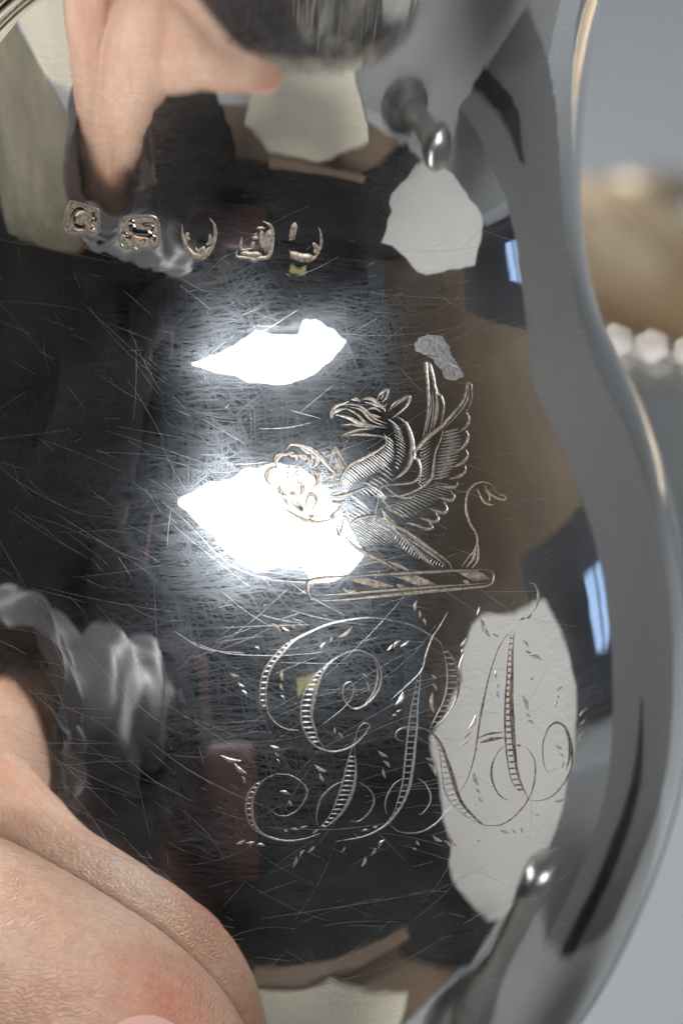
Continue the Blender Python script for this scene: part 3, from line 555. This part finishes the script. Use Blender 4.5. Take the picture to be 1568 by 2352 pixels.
for k,(x0,y0,x1,y1) in enumerate([(1340,560,1420,630),(1395,490,1490,575),(1500,480,1560,540)]):
    a_,b_=bgpt(x0,y0,DEP-.012),bgpt(x1,y1,DEP-.012); d=b_-a_; L=np.linalg.norm(d)
    o=blob('scoop_ridge',(a_+b_)/2,L/2,(1,.06,.045),simple('pale_brass_edge',(.9,.82,.66),.3,.7),math.atan2(-d[2],d[0])); wp(o,bl)
# ---------------------------------------------------------------- the person: hand round the jug, arm, dark clothes
def skin():
    N=NT('skin'); b=N.n('ShaderNodeBsdfPrincipled'); N.l(b.outputs[0],N.out.inputs[0]); tc=N.n('ShaderNodeTexCoord').outputs['Object']
    big=N.noise(tc,110.,4,.6); small=N.noise(tc,900.,3,.6)
    c1=N.ramp(big,[(.3,(.56,.29,.20)),(.5,(.62,.385,.27)),(.7,(.67,.455,.325))])
    mx=N.n('ShaderNodeMixRGB',blend_type='MULTIPLY'); mx.inputs[0].default_value=1; N.l(c1,mx.inputs[1]); N.l(N.ramp(small,[(.3,.86),(.6,1.)]),mx.inputs[2])
    at_=N.n('ShaderNodeVertexColor'); at_.layer_name='flush'
    m2=N.n('ShaderNodeMixRGB',blend_type='MULTIPLY'); N.l(at_.outputs[0],m2.inputs[0]); N.l(mx.outputs[0],m2.inputs[1]); m2.inputs[2].default_value=(.95,.55,.52,1)
    N.l(m2.outputs[0],b.inputs['Base Color'])
    b.inputs['Roughness'].default_value=.48; b.inputs['Subsurface Weight'].default_value=.25; b.inputs['Subsurface Radius'].default_value=(.0022,.0009,.0005); b.inputs['Subsurface Scale'].default_value=1.
    vo=N.n('ShaderNodeTexVoronoi',feature='DISTANCE_TO_EDGE'); N.set(vo,Scale=1900.); 
    v=N.mapping(tc,rot=(0,math.radians(35),0),sc=(.55,.8,1.25)); wrp=N.n('ShaderNodeVectorMath',operation='ADD'); N.l(v,wrp.inputs[0])
    nn=N.n('ShaderNodeTexNoise'); N.set(nn,Scale=500.,Detail=2.); N.l(tc,nn.inputs['Vector']); sc=N.n('ShaderNodeVectorMath',operation='SCALE'); N.l(nn.outputs['Color'],sc.inputs[0]); sc.inputs['Scale'].default_value=.0012; N.l(sc.outputs[0],wrp.inputs[1]); N.l(wrp.outputs[0],vo.inputs['Vector'])
    edge=N.ramp(vo.outputs['Distance'],[(0.,0.),(.22,1.)])
    # long fine wrinkles across the joints
    vw=N.mapping(N.mapping(wrp.outputs[0],rot=(0,math.radians(-62),0)),sc=(180,700,1500)); wr=N.noise(vw,1.,2,.6)
    wmask=N.ramp(N.noise(tc,75.,2),[(.42,0.),(.6,1.)])
    h=N.math('ADD',N.math('MULTIPLY',edge,.35),N.math('MULTIPLY',N.math('MULTIPLY',wr,wmask),1.3)); h=N.math('ADD',h,N.math('MULTIPLY',big,2.0)); h=N.math('ADD',h,N.math('MULTIPLY',small,.5))
    bp=N.n('ShaderNodeBump'); bp.inputs['Strength'].default_value=.85; bp.inputs['Distance'].default_value=.00019; N.l(h,bp.inputs['Height']); N.l(bp.outputs[0],b.inputs['Normal'])
    return N.m
SKIN=skin()
def tube(chain,V,Fc,seg=20,squash=None):
    "closed tapered tube through (point,radius), with round ends"
    P=np.array([c[0] for c in chain],float); r=np.array([c[1] for c in chain],float)
    X=np.column_stack([P,r]); Q=np.vstack([2*X[0]-X[1],X,2*X[-1]-X[-2]]); D=[]
    for i in range(1,len(Q)-2):
        a,b,c,d=Q[i-1:i+3]; n=max(4,int(np.linalg.norm((c-b)[:3])/.0015)) if np.linalg.norm((c-b)[:3])<.06 else 14
        for t in np.linspace(0,1,n,endpoint=False): D.append(.5*((2*b)+(c-a)*t+(2*a-5*b+4*c-d)*t*t+(3*b-a-3*c+d)*t**3))
    D.append(X[-1]); D=np.array(D); T=np.gradient(D[:,:3],axis=0); T/=np.linalg.norm(T,axis=1,keepdims=True)
    # end caps
    def cap(p,t,r,s):
        o=[]
        for a in (15,30,45,60,75,87): a=math.radians(a); o.append((p+s*t*r*math.sin(a),t,r*math.cos(a)))
        return o
    rings=[(a,b,c) for a,b,c in cap(D[0,:3],T[0],D[0,3],-1)][::-1]+[(D[i,:3],T[i],D[i,3]) for i in range(len(D))]+cap(D[-1,:3],T[-1],D[-1,3],1)
    ref=np.array([.31,.17,.93]); base=len(V)
    for p,t,rr in rings:
        u=ref-(ref@t)*t; u/=np.linalg.norm(u); w=np.cross(t,u); ref=u
        for k in range(seg): a=2*math.pi*k/seg; V.append(p+u*rr*math.cos(a)+w*rr*math.sin(a))
    m=len(rings)
    for j in range(m-1):
        for k in range(seg): Fc.append((base+j*seg+k,base+j*seg+(k+1)%seg,base+(j+1)*seg+(k+1)%seg,base+(j+1)*seg+k))
    Fc.append([base+k for k in range(seg)][::-1]); Fc.append([base+(m-1)*seg+k for k in range(seg)])
def fused(name,chains,vox,smooth_it,mat,parent=None,seg=20):
    V=[];Fc=[]
    for c in chains: tube(c,V,Fc,seg)
    o=mesh(name,V,Fc,mat); m=o.modifiers.new('r','REMESH'); m.mode='VOXEL'; m.voxel_size=vox
    s=o.modifiers.new('s','SMOOTH'); s.factor=.5; s.iterations=smooth_it
    dg=bpy.context.evaluated_depsgraph_get(); me=bpy.data.meshes.new_from_object(o.evaluated_get(dg)); o.modifiers.clear(); o.data=me
    me.polygons.foreach_set('use_smooth',[True]*len(me.polygons)); 
    if not me.materials: me.materials.append(mat)
    if parent:o.parent=parent
    return o
def sdepth(x,y):
    t,z,ok=hit([(x,y)]); 
    if not ok[0]: return None
    p,_=spt(t,z); return float((p[0]-C_)@F_)
def surf(tdeg,z,r): p,n=spt(math.radians(tdeg),z/1000.); return (p+n*r*.001,r*.001)
idx=[surf(-152,-16,6.6),surf(-142,-18,7.2),surf(-130,-20,7.6),surf(-118,-22,8.2)]
def touch(x,y,r,gap=0.):
    "centre of a ball of radius r (mm) seen at x,y and just touching the jug"
    lo,hi=.25,.36
    for _ in range(40):
        m=(lo+hi)/2; c=at(x,y,m); t=math.atan2(c[0],-c[1]); z=c[2]; p,n=spt(t,z); dist=float((c-p)@n)
        if dist>(r+gap)*.001: lo=m
        else: hi=m
    return c
kn=surf(-108,-24,10.)[0]
idx.append((kn,.0105))
th_c=[]
for x,y,r,g in [(385,2700,8.6,-3.),(372,2620,9.2,-3.6),(322,2480,9.8,-4.4),(235,2372,9.8,-4.6),(95,2277,9.9,-4.6),(-70,2200,10.3,-4.),(-280,2130,10.8,-1),(-520,2050,12,2)]:
    th_c.append((touch(x,y,r,g),r*.001))
TD=float((th_c[2][0]-C_)@F_)
thb=th_c[-1][0]
wr=thb+np.array([-.044,-.022,-.002])
palm=[(kn,.0105),(kn*.5+wr*.5+np.array([0,0,.0]),.013),(wr,.0165)]
palm2=[(thb,.0135),(thb*.5+wr*.5,.015),(wr,.018)]
palm3=[(kn+np.array([-.006,.012,-.012]),.0105),(kn*.5+wr*.5+np.array([0,.010,-.008]),.014),(wr+np.array([0,.004,-.004]),.017)]
palm4=[(kn+np.array([-.006,.020,-.030]),.010),(kn*.5+wr*.5+np.array([.004,.014,-.022]),.013),(wr+np.array([0,.006,-.006]),.016)]
mid=[surf(-150,-30,6.8),surf(-136,-30,7.2),surf(-120,-28,7.6),surf(-106,-24,8),(kn+np.array([-.006,.012,-.012]),.0105)]
rng_=[surf(-150,-50,6),surf(-136,-50,6.8),surf(-120,-46,7.4),surf(-108,-40,8),(kn+np.array([-.006,.020,-.030]),.010)]
pky=[surf(-145,-60,5.3),surf(-130,-60,5.8),surf(-118,-56,6.2),(kn+np.array([-.010,.024,-.042]),.0085),(kn*.5+wr*.5+np.array([.004,.014,-.030]),.010)]
elb=np.array([-.17,-.38,-.02])
fore=[(wr,.0175),(wr*.8+elb*.2,.021),(wr*.5+elb*.5,.030)]
person=empty('person',(-.50,-.40,-.93)); tag(person,'person in dark clothing whose bare fingers grip the jug at the lower left','person')
SH=np.array([-.52,-.36,.22])
torso_b=[(np.array([-.64,-.34,.36]),.055),(np.array([-.65,-.34,.50]),.052)]
hd=np.array([-.66,-.34,.62])
upper_body=[torso_b,[(np.array([-.64,-.34,.36]),.055),(SH,.045),((SH+elb)/2,.042),(elb,.040),(wr*.5+elb*.5,.031)],
  [(hd+np.array([0,0,-.05]),.065),(hd+np.array([0,0,.0]),.080),(hd+np.array([-.01,-.01,.05]),.078)]]
hand=fused('hand_and_arm',[idx,th_c,palm,palm2,palm3,palm4,mid,rng_,pky,fore],.00062,5,SKIN,None,24)
ub=fused('body',upper_body+[[(hd+np.array([.06,.058,.0]),.012),(hd+np.array([.066,.064,-.02]),.014)],[(hd+np.array([.05,-.06,-.01]),.014),(hd+np.array([.05,-.06,.01]),.012)]],.006,3,SKIN)
# one continuous figure object: join the fine hand with the coarse arm and head
def join(a,b):
    import bmesh
    bm=bmesh.new(); bm.from_mesh(a.data); bm.from_mesh(b.data); me=bpy.data.meshes.new(a.name); bm.to_mesh(me); bm.free(); me.materials.append(SKIN); a.data=me; me.polygons.foreach_set('use_smooth',[True]*len(me.polygons))
    bpy.data.objects.remove(b)
join(ub,hand); ub.name='body'; wp(ub,person)
me=ub.data; co=np.empty(len(me.vertices)*3); me.vertices.foreach_get('co',co); co=co.reshape(-1,3)
# skin flattens where it presses on the silver
near=(np.hypot(co[:,0],co[:,1])<.045)&(co[:,2]>-.075)&(co[:,2]<.05)
q=co[near]; tt=np.arctan2(q[:,0],-q[:,1]); p_,n_=spt(tt,np.clip(q[:,2],-.061,.05)); dd_=((q-p_)*n_).sum(1); push=np.where(dd_<.00015,.00015-dd_,0)
co[near]=q+n_*push[:,None]; me.vertices.foreach_set('co',co.reshape(-1)); me.update()
fl=np.zeros(len(co))
for c,r,s in [(at(400,2340,TD-.009),.005,.8),(at(60,2300,TD-.009),.008,.25),(th_c[1][0]+np.array([.004,.006,.004]),.008,1.)]:
    fl=np.maximum(fl,s*np.exp(-((co-c)**2).sum(1)/(r*r)))
ca_=me.color_attributes.new('flush','FLOAT_COLOR','POINT'); cc=np.ones((len(co),4)); cc[:,:3]=fl[:,None]; ca_.data.foreach_set('color',cc.reshape(-1))
# thumb nail
NAIL=simple('nail',(.72,.42,.36),.28,0,.06,200,.00002,1500)
from mathutils.bvhtree import BVHTree
bvh=BVHTree.FromPolygons([tuple(v) for v in co],[tuple(p.vertices) for p in me.polygons])
V=[];nr,na=8,40
for j in range(nr+1):
    f=j/nr
    for k in range(na):
        a=2*math.pi*k/na; x=335+158*f*math.cos(a)*(1-.06*math.sin(a)); y=2505-192*f*math.sin(a); d=rays([(x,y)])[0]
        h=bvh.ray_cast(mathutils.Vector(C_),mathutils.Vector(d)); 
        p=np.array(h[0]) if h[0] is not None else at(x,y,TD); V.append(p-d*(.00035*(1-f**6)-.00025*f**8))
nl=mesh('thumb_nail',V,[(j*na+k,j*na+(k+1)%na,(j+1)*na+(k+1)%na,(j+1)*na+k) for j in range(nr) for k in range(na)],NAIL); wp(nl,person)
# crumpled cuff and dark sleeve
def cloth_tube(name,chain,mat,amp,freq,nseg=96,nlen=80):
    X=np.array([[*p,r] for p,r in chain]); t=np.linspace(0,len(X)-1,nlen); D=np.array([[np.interp(s,range(len(X)),X[:,k]) for k in range(4)] for s in t])
    T=np.gradient(D[:,:3],axis=0); T/=np.linalg.norm(T,axis=1,keepdims=True); V=[]
    for i in range(nlen):
        u=np.cross(T[i],[0,0,1.]); u/=np.linalg.norm(u); w=np.cross(T[i],u)
        for k in range(nseg):
            a=2*math.pi*k/nseg; s=t[i]
            f=amp*(math.sin(freq*s+3*math.sin(a*2+s)+a)+.6*math.sin(freq*1.7*s-2*a+2*math.sin(3*a)))
            V.append(D[i,:3]+(u*math.cos(a)+w*math.sin(a))*(D[i,3]+f))
    return mesh(name,V,[(i*nseg+k,i*nseg+(k+1)%nseg,(i+1)*nseg+(k+1)%nseg,(i+1)*nseg+k) for i in range(nlen-1) for k in range(nseg)],mat)
SAT=simple('grey_satin',(.075,.072,.075),.5,0,.3,40)
BLKC=simple('black_fabric',(.008,.008,.009),1.,0,.4,60,.001,150); BLKC.node_tree.nodes['Principled BSDF'].inputs['Specular IOR Level'].default_value=.12
q1=thb*.42+wr*.58+np.array([0,0,.006]); q2=wr+(elb-wr)*.46
wp(cloth_tube('shirt_cuff',[(q1,.024),(wr+np.array([0,0,.006]),.026),(q2,.036)],SAT,.0030,17),person)
wp(cloth_tube('jacket_sleeve',[(wr+(elb-wr)*.42,.041),(elb,.058),((elb+SH)/2,.075),(SH,.09)],BLKC,.004,4),person)
wp(cloth_tube('jacket',[(np.array([-.64,-.33,.48]),.07),(np.array([-.62,-.31,.40]),.22),(np.array([-.59,-.29,.0]),.22),(np.array([-.59,-.29,-.3]),.21),(np.array([-.59,-.29,-.45]),.22)],BLKC,.006,3),person)
wp(cloth_tube('trousers',[(np.array([-.50,-.42,-.40]),.19),(np.array([-.50,-.40,-.65]),.13),(np.array([-.50,-.40,-.92]),.10)],BLKC,.004,3),person)
RED=simple('red_piping',(.07,.005,.005),.6)
for dx in(0,.05):
    V=[];Fc=[]; tube([(np.array([-.36+dx,-.36-dx,.24]),.0022),(np.array([-.33+dx,-.34-dx,.05]),.0022),(np.array([-.35+dx,-.35-dx,-.2]),.0022)],V,Fc,10); wp(mesh('red_cord',V,Fc,RED),person)
wp(blob('hair',hd+np.array([-.02,-.02,.03]),.092,(1,1,1),simple('brown_hair',(.03,.02,.012),.6)),person)
# finish bead copies: parent and offset
for o in [o for o in COL.objects if o.name.startswith('rim_bead.')]:
    o.parent=dish; o.matrix_parent_inverse=mathutils.Matrix.Translation(-dish.location)
